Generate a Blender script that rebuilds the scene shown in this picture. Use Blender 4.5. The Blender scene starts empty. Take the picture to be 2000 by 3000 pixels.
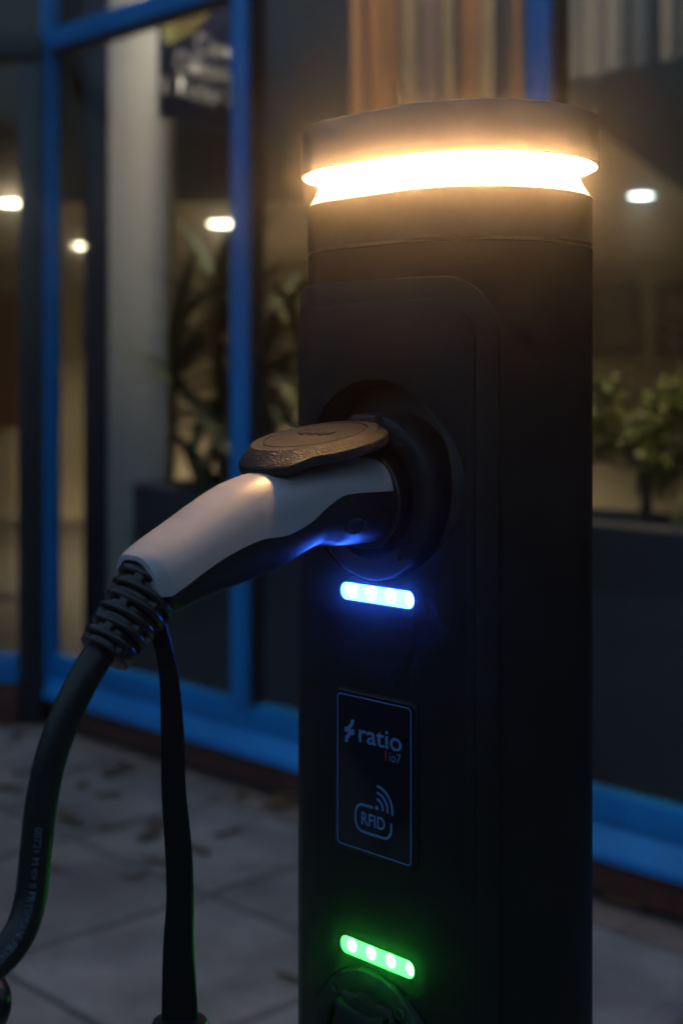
import bpy, bmesh, math, random
from mathutils import Vector, Matrix, Euler, noise

random.seed(7)
R = math.radians
SC = bpy.context.scene
COL = SC.collection
CAM_H = 1.25

# ------------------------------------------------------------------ camera
cam_d = bpy.data.cameras.new("camera")
cam = bpy.data.objects.new("camera", cam_d)
COL.objects.link(cam)
cam.location = (0, 0, CAM_H)
cam.rotation_euler = (R(90), 0, 0)
cam_d.sensor_fit = 'VERTICAL'
cam_d.sensor_height = 36
cam_d.lens = 50
cam_d.shift_y = -370 / 3000
cam_d.clip_start = 0.05
cam_d.clip_end = 500
cam_d.dof.use_dof = True
cam_d.dof.focus_distance = 0.95
cam_d.dof.aperture_fstop = 4.6
cam_d.dof.aperture_blades = 9
SC.camera = cam

# ------------------------------------------------------------------ dusk sky and sun
SUN_EL, SUN_ROT = R(9), R(35)
world = bpy.data.worlds.new("World")
SC.world = world
world.use_nodes = True
wn = world.node_tree
for n in list(wn.nodes):
    wn.nodes.remove(n)
sky = wn.nodes.new('ShaderNodeTexSky')
sky.sky_type = 'NISHITA'
sky.sun_disc = False
sky.sun_elevation = SUN_EL
sky.sun_rotation = SUN_ROT
sky.altitude = 50
sky.air_density = 1.0
sky.dust_density = 2.2
sky.ozone_density = 1.7
bg = wn.nodes.new('ShaderNodeBackground')
bg.inputs['Strength'].default_value = 0.15
wo = wn.nodes.new('ShaderNodeOutputWorld')
wn.links.new(sky.outputs[0], bg.inputs[0])
wn.links.new(bg.outputs[0], wo.inputs[0])

sun_d = bpy.data.lights.new("sun", 'SUN')
sun_d.energy = 0.02
sun_d.angle = R(25)
sun_d.color = (1.0, 0.86, 0.75)
sun = bpy.data.objects.new("sun", sun_d)
COL.objects.link(sun)
sun.location = (-20, -5, 12)
_sd = Vector((math.sin(SUN_ROT) * math.cos(R(12)), math.cos(SUN_ROT) * math.cos(R(12)), math.sin(R(12))))
sun.rotation_euler = _sd.to_track_quat('Z', 'Y').to_euler()

SC.view_settings.view_transform = 'Standard'
SC.view_settings.look = 'None'
SC.view_settings.exposure = 1.92
SC.view_settings.gamma = 1.0
SC.view_settings.use_curve_mapping = False
SC.render.engine = 'CYCLES'
SC.cycles.use_denoising = True
SC.cycles.max_bounces = 6
SC.cycles.diffuse_bounces = 3
SC.cycles.glossy_bounces = 3
SC.cycles.use_adaptive_sampling = True
SC.cycles.adaptive_threshold = 0.02
SC.cycles.sample_clamp_indirect = 4.0
SC.cycles.transparent_max_bounces = 16
SC.cycles.volume_bounces = 0

# ------------------------------------------------------------------ materials
def newmat(name):
    m = bpy.data.materials.new(name)
    m.use_nodes = True
    nt = m.node_tree
    b = nt.nodes['Principled BSDF']
    return m, nt, b

def N_(nt, t, **kw):
    n = nt.nodes.new(t)
    for k, v in kw.items():
        if k in n.inputs:
            n.inputs[k].default_value = v
        else:
            setattr(n, k, v)
    return n

def mat(name, col, rough=0.5, var=0.0, vscale=8.0, bump=0.0, bscale=200.0, bdist=0.001, spec=0.5, metal=0.0,
        col2=None, vdetail=4.0, rvar=0.0, coat=0.0, stretch=None):
    m, nt, b = newmat(name)
    L = nt.links
    b.inputs['Roughness'].default_value = rough
    b.inputs['Metallic'].default_value = metal
    b.inputs['Specular IOR Level'].default_value = spec
    if coat:
        b.inputs['Coat Weight'].default_value = coat
        b.inputs['Coat Roughness'].default_value = 0.15
    tc = N_(nt, 'ShaderNodeTexCoord')
    src = tc.outputs['Object']
    if stretch:
        mp = N_(nt, 'ShaderNodeMapping')
        mp.inputs['Scale'].default_value = stretch
        L.new(src, mp.inputs['Vector'])
        src = mp.outputs['Vector']
    if var > 0 or col2:
        nz = N_(nt, 'ShaderNodeTexNoise', Scale=vscale, Detail=vdetail, Roughness=0.6)
        L.new(src, nz.inputs['Vector'])
        rp = N_(nt, 'ShaderNodeValToRGB')
        c2 = col2 if col2 else tuple(min(1, c * (1 + var)) for c in col)
        c1 = col if col2 else tuple(c * (1 - var) for c in col)
        rp.color_ramp.elements[0].position = 0.32
        rp.color_ramp.elements[0].color = (*c1, 1)
        rp.color_ramp.elements[1].position = 0.68
        rp.color_ramp.elements[1].color = (*c2, 1)
        L.new(nz.outputs['Fac'], rp.inputs['Fac'])
        L.new(rp.outputs['Color'], b.inputs['Base Color'])
    else:
        b.inputs['Base Color'].default_value = (*col, 1)
    if rvar > 0:
        n2 = N_(nt, 'ShaderNodeTexNoise', Scale=vscale * 3, Detail=5.0)
        L.new(src, n2.inputs['Vector'])
        mr = N_(nt, 'ShaderNodeMapRange')
        mr.inputs['To Min'].default_value = max(0.02, rough - rvar)
        mr.inputs['To Max'].default_value = min(1, rough + rvar)
        L.new(n2.outputs['Fac'], mr.inputs['Value'])
        L.new(mr.outputs['Result'], b.inputs['Roughness'])
    if bump > 0:
        n3 = N_(nt, 'ShaderNodeTexNoise', Scale=bscale, Detail=3.0)
        L.new(src, n3.inputs['Vector'])
        bp = N_(nt, 'ShaderNodeBump', Strength=bump, Distance=bdist)
        L.new(n3.outputs['Fac'], bp.inputs['Height'])
        L.new(bp.outputs['Normal'], b.inputs['Normal'])
    return m

def emit(name, col, strength):
    m, nt, b = newmat(name)
    b.inputs['Base Color'].default_value = (0.6, 0.6, 0.6, 1)
    b.inputs['Emission Color'].default_value = (*col, 1)
    b.inputs['Emission Strength'].default_value = strength
    return m

def led_mat(name, col, core, edge, x0, pitch, soft):
    """status light: a row of LEDs behind a frosted lens (object space x runs along the bar)"""
    m, nt, b = newmat(name)
    L = nt.links
    def math_(op, a, v=None):
        n = N_(nt, 'ShaderNodeMath', operation=op)
        if isinstance(a, (int, float)): n.inputs[0].default_value = a
        else: L.new(a, n.inputs[0])
        if v is not None:
            if isinstance(v, (int, float)): n.inputs[1].default_value = v
            else: L.new(v, n.inputs[1])
        return n.outputs[0]
    tc = N_(nt, 'ShaderNodeTexCoord')
    sx = N_(nt, 'ShaderNodeSeparateXYZ')
    L.new(tc.outputs['Object'], sx.inputs[0])
    w = math_('PINGPONG', math_('SUBTRACT', sx.outputs['X'], x0), pitch / 2)      # distance to the nearest LED along the bar
    dz = math_('SUBTRACT', sx.outputs['Z'], 0.0012)
    d2 = math_('ADD', math_('MULTIPLY', w, w), math_('MULTIPLY', dz, dz))
    mr = N_(nt, 'ShaderNodeMapRange', interpolation_type='SMOOTHERSTEP')
    mr.inputs['From Min'].default_value = (0.0056 * soft) ** 2
    mr.inputs['From Max'].default_value = (0.0026 / soft) ** 2
    mr.inputs['To Min'].default_value = edge
    mr.inputs['To Max'].default_value = core
    L.new(d2, mr.inputs['Value'])
    b.inputs['Base Color'].default_value = (0.5, 0.5, 0.5, 1)
    b.inputs['Emission Color'].default_value = (*col, 1)
    L.new(mr.outputs['Result'], b.inputs['Emission Strength'])
    return m

def glass_mat(name, tint=(0.86, 0.88, 0.9), ior=1.55, rough=0.012):
    m = bpy.data.materials.new(name)
    m.use_nodes = True
    nt = m.node_tree
    for n in list(nt.nodes):
        nt.nodes.remove(n)
    out = N_(nt, 'ShaderNodeOutputMaterial')
    tr = N_(nt, 'ShaderNodeBsdfTransparent'); tr.inputs[0].default_value = (*tint, 1)
    gl = N_(nt, 'ShaderNodeBsdfGlossy'); gl.inputs['Roughness'].default_value = rough
    fr = N_(nt, 'ShaderNodeFresnel'); fr.inputs['IOR'].default_value = ior
    mx = N_(nt, 'ShaderNodeMixShader')
    ge = N_(nt, 'ShaderNodeNewGeometry')                  # one air-to-glass reflection per pane: none on leaving the thin sheet
    iv = N_(nt, 'ShaderNodeMath', operation='SUBTRACT'); iv.inputs[0].default_value = 1.0
    nt.links.new(ge.outputs['Backfacing'], iv.inputs[1])
    mu = N_(nt, 'ShaderNodeMath', operation='MULTIPLY')
    nt.links.new(fr.outputs[0], mu.inputs[0]); nt.links.new(iv.outputs[0], mu.inputs[1])
    nt.links.new(mu.outputs[0], mx.inputs[0])
    nt.links.new(tr.outputs[0], mx.inputs[1])
    nt.links.new(gl.outputs[0], mx.inputs[2])
    nt.links.new(mx.outputs[0], out.inputs['Surface'])
    return m

M = {}
M['plastic'] = mat('textured_black_plastic', (0.0085, 0.0078, 0.0080), 0.46, spec=0.12, var=0.15, vscale=30, bump=0.12, bscale=1000, bdist=0.0004, rvar=0.08)
M['smooth'] = mat('smooth_black_plastic', (0.022, 0.019, 0.018), 0.28, bump=0.04, bscale=500, bdist=0.0004)
M['cap'] = mat('cap_painted_metal', (0.040, 0.034, 0.034), 0.45, var=0.08, vscale=60, bump=0.2, bscale=1100, bdist=0.0004)
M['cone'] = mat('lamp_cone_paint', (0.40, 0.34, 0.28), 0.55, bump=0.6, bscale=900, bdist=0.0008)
M['glow'] = emit('lamp_diffuser', (1.0, 0.53, 0.20), 52.0)
M['blue_led'] = led_mat('blue_light_lens', (0.028, 0.13, 1.0), 17.0, 6.0, -0.0052, 0.0195, 1.25)
M['green_led'] = led_mat('green_light_lens', (0.045, 1.0, 0.075), 9.0, 1.3, -0.0052, 0.0195, 1.1)
M['ring'] = mat('socket_plastic', (0.007, 0.0068, 0.009), 0.48, spec=0.2, bump=0.5, bscale=700, bdist=0.0008)
M['ringlow'] = M['ring']
M['hole'] = mat('recess_black', (0.006, 0.006, 0.006), 0.7, bump=0.1)
M['lid'] = mat('lid_grained_plastic', (0.0075, 0.0065, 0.0065), 0.34, spec=0.24, bump=1.0, bscale=850, bdist=0.0016)
M['shell'] = mat('grey_plug_shell', (0.235, 0.235, 0.245), 0.36, var=0.06, vscale=25, rvar=0.07, bump=0.06, bscale=1300, bdist=0.0004)
M['grip'] = mat('black_grip_rubber', (0.006, 0.006, 0.008), 0.36, spec=0.32, bump=0.12, bscale=1200, bdist=0.0004)
M['relief'] = mat('strain_relief_rubber', (0.007, 0.0065, 0.007), 0.33, spec=0.35, bump=0.15, bscale=600, bdist=0.0005)
M['cable'] = mat('black_cable_sheath', (0.006, 0.0065, 0.008), 0.40, spec=0.28, bump=0.1, bscale=500, bdist=0.0004)
M['strap'] = mat('black_rubber_strap', (0.003, 0.003, 0.0035), 0.5, spec=0.15, bump=0.2, bscale=300, bdist=0.0005)
M['print'] = mat('pale_cable_print', (0.045, 0.075, 0.11), 0.6)
M['screw'] = mat('steel_screw', (0.5, 0.5, 0.52), 0.3, metal=1.0)
M['card'] = mat('card_gloss_black', (0.003, 0.0035, 0.009), 0.16, spec=0.3)
M['cardprint'] = mat('card_print_blue_lit', (0.045, 0.14, 0.30), 0.5)  # white print, the blue status light's tint put into its colour
M['cardred'] = mat('card_red_print', (0.22, 0.02, 0.02), 0.5)
M['blue'] = mat('blue_painted_frame', (0.0003, 0.185, 0.50), 0.38, var=0.22, vscale=2.2, rvar=0.12, bump=0.05, bscale=300)
M['darkframe'] = mat('dark_door_frame', (0.010, 0.012, 0.018), 0.4, var=0.1)
M['gasket'] = mat('rubber_gasket', (0.012, 0.012, 0.013), 0.6, bump=0.1)
M['glass'] = glass_mat('window_glass')
M['brick'] = mat('brown_plinth', (0.085, 0.028, 0.020), 0.85, var=0.35, vscale=14, bump=0.4, bscale=60, bdist=0.004)
M['border'] = mat('border_paving', (0.18, 0.115, 0.09), 0.85, col2=(0.27, 0.19, 0.155), vscale=9, bump=0.4, bscale=80, bdist=0.004)
M['ground'] = mat('ground_sand_joint', (0.045, 0.038, 0.034), 0.95, var=0.3, vscale=6, bump=0.5, bscale=120, bdist=0.004)
M['blocker'] = mat('sky_blocker_dark', (0.02, 0.022, 0.016), 0.95, var=0.5, vscale=0.4, bump=0.8, bscale=1.5, bdist=0.3)
M['iwall'] = mat('beige_wall', (0.52, 0.44, 0.31), 0.8, var=0.06, vscale=2, bump=0.05, bscale=60)
M['fascia'] = mat('brown_bulkhead', (0.10, 0.075, 0.060), 0.7, var=0.15, vscale=1.2, bump=0.05)
M['soffit'] = mat('beige_soffit', (0.50, 0.42, 0.30), 0.8, var=0.05, vscale=2)
M['iceil'] = mat('dark_ceiling', (0.10, 0.085, 0.075), 0.8, var=0.1)
M['ifloor'] = mat('dark_floor', (0.05, 0.045, 0.04), 0.35, var=0.2, vscale=3, bump=0.05)
M['column'] = mat('white_plaster', (0.68, 0.61, 0.50), 0.8, var=0.05, vscale=3, bump=0.1, bscale=40)
M['navy'] = mat('navy_base_and_shade', (0.016, 0.022, 0.05), 0.5, var=0.15, vscale=3)
M['planter'] = mat('dark_planter', (0.045, 0.046, 0.05), 0.6, var=0.15, vscale=5, bump=0.1, bscale=60)
M['soil'] = mat('planter_soil', (0.03, 0.022, 0.015), 0.95, var=0.4, vscale=30, bump=0.8, bscale=80, bdist=0.01)
M['leaf'] = mat('palm_leaf', (0.016, 0.026, 0.007), 0.5, col2=(0.085, 0.095, 0.02), vscale=7)  # lighter tone puts leaves lit from behind into the colour
M['leaf2'] = mat('bush_leaf', (0.10, 0.115, 0.016), 0.5, col2=(0.20, 0.21, 0.03), vscale=9)
M['bark'] = mat('bark', (0.07, 0.05, 0.035), 0.9, var=0.3, vscale=20, bump=0.6, bscale=60, bdist=0.004)
M['trimwhite'] = mat('white_trim', (0.7, 0.68, 0.62), 0.5)
M['down'] = emit('downlight_lamp', (1.0, 0.86, 0.52), 9.0)
M['down_cool'] = emit('downlight_lamp_cool', (0.80, 1.0, 0.86), 6.0)
M['sign'] = mat('navy_sign', (0.045, 0.055, 0.13), 0.5, var=0.05)
M['signtext'] = mat('sign_white_print', (0.72, 0.68, 0.62), 0.6)
M['signleaf'] = mat('sign_green_print', (0.36, 0.36, 0.13), 0.6, col2=(0.50, 0.34, 0.14), vscale=3.0)
M['signyellow'] = mat('sign_yellow_print', (0.66, 0.62, 0.22), 0.6)
M['deadleaf'] = mat('brown_dead_leaf', (0.09, 0.05, 0.025), 0.7, col2=(0.17, 0.095, 0.04), vscale=30, bump=0.3, bscale=120)
M['orange'] = mat('orange_cloth', (0.55, 0.20, 0.05), 0.7, var=0.1)
M['picture'] = mat('picture_print', (0.18, 0.15, 0.11), 0.5, col2=(0.30, 0.26, 0.2), vscale=5)

def paver_material():
    m, nt, b = newmat('grey_concrete_paver')
    L = nt.links
    tc = N_(nt, 'ShaderNodeTexCoord')
    oi = N_(nt, 'ShaderNodeObjectInfo')
    ad = N_(nt, 'ShaderNodeVectorMath', operation='ADD')
    mu = N_(nt, 'ShaderNodeVectorMath', operation='SCALE'); mu.inputs['Scale'].default_value = 1.0
    L.new(oi.outputs['Location'], ad.inputs[0]); L.new(tc.outputs['Object'], ad.inputs[1])
    n1 = N_(nt, 'ShaderNodeTexNoise', Scale=3.5, Detail=6.0, Roughness=0.62)
    L.new(ad.outputs[0], n1.inputs['Vector'])
    rp = N_(nt, 'ShaderNodeValToRGB')
    rp.color_ramp.elements[0].position = 0.34; rp.color_ramp.elements[0].color = (0.21, 0.155, 0.138, 1)
    rp.color_ramp.elements[1].position = 0.64; rp.color_ramp.elements[1].color = (0.40, 0.312, 0.275, 1)
    L.new(n1.outputs['Fac'], rp.inputs['Fac'])
    hs = N_(nt, 'ShaderNodeHueSaturation')
    mr = N_(nt, 'ShaderNodeMapRange'); mr.inputs['To Min'].default_value = 0.86; mr.inputs['To Max'].default_value = 1.12
    L.new(oi.outputs['Random'], mr.inputs['Value']); L.new(mr.outputs['Result'], hs.inputs['Value'])
    n4 = N_(nt, 'ShaderNodeTexNoise', Scale=42.0, Detail=5.0, Roughness=0.7)       # grit and old gum
    L.new(ad.outputs[0], n4.inputs['Vector'])
    r4 = N_(nt, 'ShaderNodeValToRGB')
    r4.color_ramp.elements[0].position = 0.28; r4.color_ramp.elements[0].color = (0.45, 0.43, 0.42, 1)
    r4.color_ramp.elements[1].position = 0.46; r4.color_ramp.elements[1].color = (1, 1, 1, 1)
    L.new(n4.outputs['Fac'], r4.inputs['Fac'])
    mm = N_(nt, 'ShaderNodeMix', data_type='RGBA', blend_type='MULTIPLY'); mm.inputs[0].default_value = 1.0
    L.new(rp.outputs['Color'], mm.inputs[6]); L.new(r4.outputs['Color'], mm.inputs[7])
    L.new(mm.outputs[2], hs.inputs['Color'])
    L.new(hs.outputs['Color'], b.inputs['Base Color'])
    b.inputs['Roughness'].default_value = 0.62
    n2 = N_(nt, 'ShaderNodeTexNoise', Scale=160.0, Detail=4.0)
    L.new(ad.outputs[0], n2.inputs['Vector'])
    bp = N_(nt, 'ShaderNodeBump', Strength=0.35, Distance=0.002)
    L.new(n2.outputs['Fac'], bp.inputs['Height']); L.new(bp.outputs['Normal'], b.inputs['Normal'])
    return m
M['paver'] = paver_material()

# ------------------------------------------------------------------ helpers
def tag(o, label=None, cat=None, group=None, kind=None):
    if label: o['label'] = label
    if cat: o['category'] = cat
    if group: o['group'] = group
    if kind: o['kind'] = kind
    return o

def empty(name, loc=(0, 0, 0), rz=0.0):
    o = bpy.data.objects.new(name, None)
    o.empty_display_size = 0.1
    COL.objects.link(o)
    o.location = loc
    o.rotation_euler = (0, 0, rz)
    return o

def link(name, me, m, parent=None, smooth=True, sharp=35):
    o = bpy.data.objects.new(name, me)
    COL.objects.link(o)
    if m is not None:
        me.materials.clear()
        me.materials.append(M[m] if isinstance(m, str) else m)
    if parent is not None:
        o.parent = parent
    if smooth and len(me.polygons):
        me.polygons.foreach_set('use_smooth', [True] * len(me.polygons))
        me.set_sharp_from_angle(angle=R(sharp))
    me.update()
    return o

def pymesh(name, vs, fs):
    me = bpy.data.meshes.new(name)
    me.from_pydata([tuple(v) for v in vs], [], fs)
    me.update()
    return me

def build(name, vs, fs, m, parent=None, smooth=True, sharp=35, fixn=True):
    me = pymesh(name, vs, fs)
    if fixn:
        bm = bmesh.new(); bm.from_mesh(me)
        bmesh.ops.recalc_face_normals(bm, faces=bm.faces)
        bm.to_mesh(me); bm.free()
    return link(name, me, m, parent, smooth, sharp)

def box(name, x0, x1, y0, y1, z0, z1, m, parent=None, bev=0.0, seg=2):
    bm = bmesh.new()
    bmesh.ops.create_cube(bm, size=1)
    bmesh.ops.scale(bm, vec=(x1 - x0, y1 - y0, z1 - z0), verts=bm.verts)
    bmesh.ops.translate(bm, vec=((x0 + x1) / 2, (y0 + y1) / 2, (z0 + z1) / 2), verts=bm.verts)
    if bev > 0:
        bmesh.ops.bevel(bm, geom=bm.edges[:], offset=bev, segments=seg, affect='EDGES', profile=0.5)
    me = bpy.data.meshes.new(name); bm.to_mesh(me); bm.free()
    return link(name, me, m, parent)

def loft(name, rings, m, parent=None, cap0=True, cap1=True, closed=True, sharp=35):
    n = len(rings[0]); vs = []; fs = []
    for r in rings:
        vs += r
    for k in range(len(rings) - 1):
        for i in range(n if closed else n - 1):
            j = (i + 1) % n
            fs.append((k * n + i, k * n + j, (k + 1) * n + j, (k + 1) * n + i))
    if cap0: fs.append(tuple(range(n)))
    if cap1: fs.append(tuple(range((len(rings) - 1) * n, len(rings) * n)))
    return build(name, vs, fs, m, parent, sharp=sharp)

def smooth_path(pts, n):
    """Catmull-Rom through pts -> n samples"""
    P = [Vector(p) for p in pts]
    P = [2 * P[0] - P[1]] + P + [2 * P[-1] - P[-2]]
    out = []
    segs = len(P) - 3
    for k in range(n):
        t = k / (n - 1) * segs
        i = min(int(t), segs - 1); f = t - i
        a, b, c, d = P[i], P[i + 1], P[i + 2], P[i + 3]
        out.append(0.5 * ((2 * b) + (c - a) * f + (2 * a - 5 * b + 4 * c - d) * f * f + (3 * b - a - 3 * c + d) * f ** 3))
    return out

def frames(path, up=Vector((0, 0, 1))):
    res = []
    prev = None
    for k, p in enumerate(path):
        t = (path[min(k + 1, len(path) - 1)] - path[max(k - 1, 0)]).normalized()
        if prev is None:
            s = t.cross(up)
            if s.length < 1e-4: s = t.cross(Vector((1, 0, 0)))
            s.normalize()
        else:
            s = (prev - t * prev.dot(t)).normalized()
        prev = s
        res.append((p, t, s, s.cross(t)))
    return res

def tube(name, pts, rad, m, parent=None, n=48, sides=16, rfun=None):
    path = smooth_path(pts, n)
    rings = []
    for k, (p, t, s, u) in enumerate(frames(path)):
        r = rfun(k / (n - 1)) if rfun else rad
        rings.append([p + (s * math.cos(a) + u * math.sin(a)) * r for a in [2 * math.pi * i / sides for i in range(sides)]])
    return loft(name, rings, m, parent)

def ribbon(pts, w, z=0.0, closed=False):
    """flat stroke of width w through 2-D points -> (verts, faces) in local x,z; y=z offset"""
    n = len(pts); L = []; Rr = []
    for i in range(n):
        if closed:
            a = Vector(pts[i - 1]); b = Vector(pts[(i + 1) % n])
        else:
            a = Vector(pts[max(i - 1, 0)]); b = Vector(pts[min(i + 1, n - 1)])
        d = (b - a).normalized(); nn = Vector((-d.y, d.x))
        p = Vector(pts[i])
        L.append(p + nn * w / 2); Rr.append(p - nn * w / 2)
    vs = [(v.x, z, v.y) for v in L] + [(v.x, z, v.y) for v in Rr]
    fs = []
    for i in range(n if closed else n - 1):
        j = (i + 1) % n
        fs.append((i, j, n + j, n + i))
    return vs, fs

def rrect(x0, x1, z0, z1, r, seg=8):
    pts = []
    for cx, cz, a0 in ((x1 - r, z1 - r, 0), (x0 + r, z1 - r, 90), (x0 + r, z0 + r, 180), (x1 - r, z0 + r, 270)):
        for k in range(seg + 1):
            a = R(a0 + 90 * k / seg)
            pts.append((cx + r * math.cos(a), cz + r * math.sin(a)))
    return pts

def plate(name, outline, y_back, y_front, m, parent, bev=0.0006, lift=0.0):
    """bevelled flat plate from a 2-D (x,z) outline; front towards -y"""
    c = Vector((sum(p[0] for p in outline) / len(outline), sum(p[1] for p in outline) / len(outline)))
    def inset(d):
        out = []
        n = len(outline)
        for i, p in enumerate(outline):
            a = Vector(outline[i - 1]); b = Vector(outline[(i + 1) % n])
            t = (b - a).normalized(); nn = Vector((-t.y, t.x))
            if nn.dot(c - Vector(p)) < 0: nn = -nn
            out.append(Vector(p) + nn * d)
        return out
    s = -1 if y_front < y_back else 1
    rings = [[Vector((p[0], y_back, p[1])) for p in outline],
             [Vector((p[0], y_front - s * bev, p[1])) for p in outline],
             [Vector((p.x, y_front - s * bev * 0.3, p.y)) for p in inset(bev * 0.7)],
             [Vector((p.x, y_front, p.y)) for p in inset(bev * 1.8)]]
    return loft(name, rings, m, parent)

def text_mesh(body, size, align='LEFT', bold=0.0, extrude=0.0, shear=0.0, space=1.0):
    c = bpy.data.curves.new('lettering_curve', 'FONT')
    c.body = body; c.size = size; c.align_x = align; c.offset = bold; c.extrude = extrude
    c.shear = shear; c.space_character = space
    c.resolution_u = 4
    o = bpy.data.objects.new('lettering_tmp', c)
    COL.objects.link(o)
    dg = bpy.context.evaluated_depsgraph_get(); dg.update()
    me = bpy.data.meshes.new_from_object(o.evaluated_get(dg))
    bpy.data.objects.remove(o)
    return me

def place_text(name, body, size, x, z, y, m, parent, width=None, **kw):
    me = text_mesh(body, size, **kw)
    xs = [v.co.x for v in me.vertices]
    k = 1.0
    if width: k = width / (max(xs) - min(xs))
    x0 = min(xs)
    for v in me.vertices:
        v.co = ((v.co.x - x0) * k + x, y, v.co.y + z)
    return link(name, me, m, parent, smooth=False)

def cutter(x, y0, y1, z, r, n=72):
    """cylinder along local y used to cut an opening"""
    vs = []; fs = []
    for y in (y0, y1):
        for i in range(n):
            a = 2 * math.pi * i / n
            vs.append((x + r * math.cos(a), y, z + r * math.sin(a)))
    for i in range(n):
        j = (i + 1) % n
        fs.append((i, j, n + j, n + i))
    fs.append(tuple(range(n))); fs.append(tuple(range(n, 2 * n)))
    me = pymesh('cut', vs, fs)
    bm = bmesh.new(); bm.from_mesh(me); bmesh.ops.recalc_face_normals(bm, faces=bm.faces); bm.to_mesh(me); bm.free()
    o = bpy.data.objects.new('cut', me); COL.objects.link(o)
    return o

def boolean(o, cutters, sharp=30):
    for c in cutters:
        c.matrix_world = o.matrix_world
    par = o.parent; o.parent = None
    for c in cutters:
        md = o.modifiers.new('b', 'BOOLEAN'); md.operation = 'DIFFERENCE'; md.solver = 'EXACT'; md.object = c
        c.matrix_basis = Matrix.Identity(4)
    dg = bpy.context.evaluated_depsgraph_get(); dg.update()
    me = bpy.data.meshes.new_from_object(o.evaluated_get(dg))
    o.modifiers.clear()
    old = o.data; o.data = me; bpy.data.meshes.remove(old)
    me.polygons.foreach_set('use_smooth', [True] * len(me.polygons))
    me.set_sharp_from_angle(angle=R(sharp))
    o.parent = par
    for c in cutters:
        cm = c.data; bpy.data.objects.remove(c); bpy.data.meshes.remove(cm)

def copy_obj(o, parent=None):
    c = o.copy(); COL.objects.link(c)
    if parent is not None: c.parent = parent
    return c

# ------------------------------------------------------------------ the common direction (post front, facade and pavers share it)
ANG = math.atan2(-0.7215, 0.692)
UX = Vector((math.cos(ANG), math.sin(ANG), 0))          # along the facade, towards the camera's right
IN = Vector((-math.sin(ANG), math.cos(ANG), 0))         # into the building
F0 = Vector((-0.5705, 4.754, 0))                        # a point on the glass line
def fw(t, d, z=0.0):
    return F0 + UX * t + IN * d + Vector((0, 0, z))

# ================================================================== SETTING
g = build('ground', [(-80, -80, -0.012), (80, -80, -0.012), (80, 80, -0.012), (-80, 80, -0.012)], [(0, 1, 2, 3)], 'ground', smooth=False)
tag(g, kind='structure')

# added dark bank for the unseen street opposite; cuts mirrored sky, shades the post
vs = []; fs = []
nb = 90
for k in range(nb + 1):
    a = R(150) + R(235) * k / nb
    rad = 26
    h = 4.6 + 3.2 * min(1.0, max(0.0, (math.degrees(a) - 215) / 40)) + 2.2 * noise.noise(Vector((k * 0.23, 0, 3))) + 1.0 * noise.noise(Vector((k * 0.9, 4, 1)))
    cx, cy = math.cos(a), math.sin(a)
    for rr, zz in ((rad - 4, -0.1), (rad - 3, h * 0.6), (rad - 1.5, h * 0.92), (rad, h), (rad + 5, h * 0.8)):
        vs.append((cx * rr, cy * rr, zz))
for k in range(nb):
    for j in range(4):
        fs.append((k * 5 + j, (k + 1) * 5 + j, (k + 1) * 5 + j + 1, k * 5 + j + 1))
tag(build('sky_blocker', vs, fs, 'blocker'), kind='structure')

# pavement of 60 cm slabs
pav = empty('pavement', tuple(fw(0, -1.5)), ANG)
tag(pav, kind='structure')
JT = 0.018
def paver_mesh(w, d):
    bm = bmesh.new()
    bmesh.ops.create_cube(bm, size=1)
    bmesh.ops.scale(bm, vec=(w - JT, d - JT, 0.05), verts=bm.verts)
    bmesh.ops.translate(bm, vec=(0, 0, -0.025), verts=bm.verts)
    top = [e for e in bm.edges if all(v.co.z > -0.001 for v in e.verts)]
    bmesh.ops.bevel(bm, geom=top, offset=0.006, segments=2, affect='EDGES')
    me = bpy.data.meshes.new('paver'); bm.to_mesh(me); bm.free()
    me.materials.append(M['paver'])
    me.polygons.foreach_set('use_smooth', [True] * len(me.polygons)); me.set_sharp_from_angle(angle=R(40))
    return me
PB = Vector((-0.323, 3.5, 0))                           # a joint crossing
pt = (PB - F0).dot(UX); pd = (PB - F0).dot(IN)          # its facade coordinates
full = paver_mesh(0.6, 0.6)
edge_w = -pd - 0.165
edge = paver_mesh(0.6, edge_w)
rnd = random.Random(3)
for i in range(-5, 9):
    for j in range(0, 7):
        o = bpy.data.objects.new('paver', edge if j == 0 else full)
        COL.objects.link(o); o.parent = pav
        cx = pt + (i + 0.5) * 0.6
        cy = (pd + edge_w / 2) if j == 0 else (pd - (j - 0.5) * 0.6)
        o.location = (cx, cy + 1.5, rnd.uniform(-0.0025, 0.0025))
        o.rotation_euler = (R(rnd.uniform(-.25, .25)), R(rnd.uniform(-.25, .25)), R(rnd.uniform(-.2, .2)))
bs = empty('border_pavement', tuple(fw(0, -0.09)), ANG)
tag(bs, kind='structure')
for i in range(-6, 20):
    b = box('paver', -0.147, 0.147, -0.065, 0.065, -0.05, 0.0, 'border', bs, 0.006)
    b.location = (i * 0.3 - 0.05, -0.004, rnd.uniform(-0.003, 0.001))

# ------------------------------------------------------------------ glazed shop front
T_C, T_M1, T_M2, T_M3 = -0.733, 0.398, 1.577, 2.75
fac = empty('glass_storefront', tuple(F0), ANG)
tag(fac, 'shop front of tall glass panes in blue painted frames behind the charging post', 'storefront')
TE = 4.6
box('plinth', T_C - 0.02, TE, 0.0, 0.16, 0.0, 0.10, 'brick', fac, 0.004)
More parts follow.
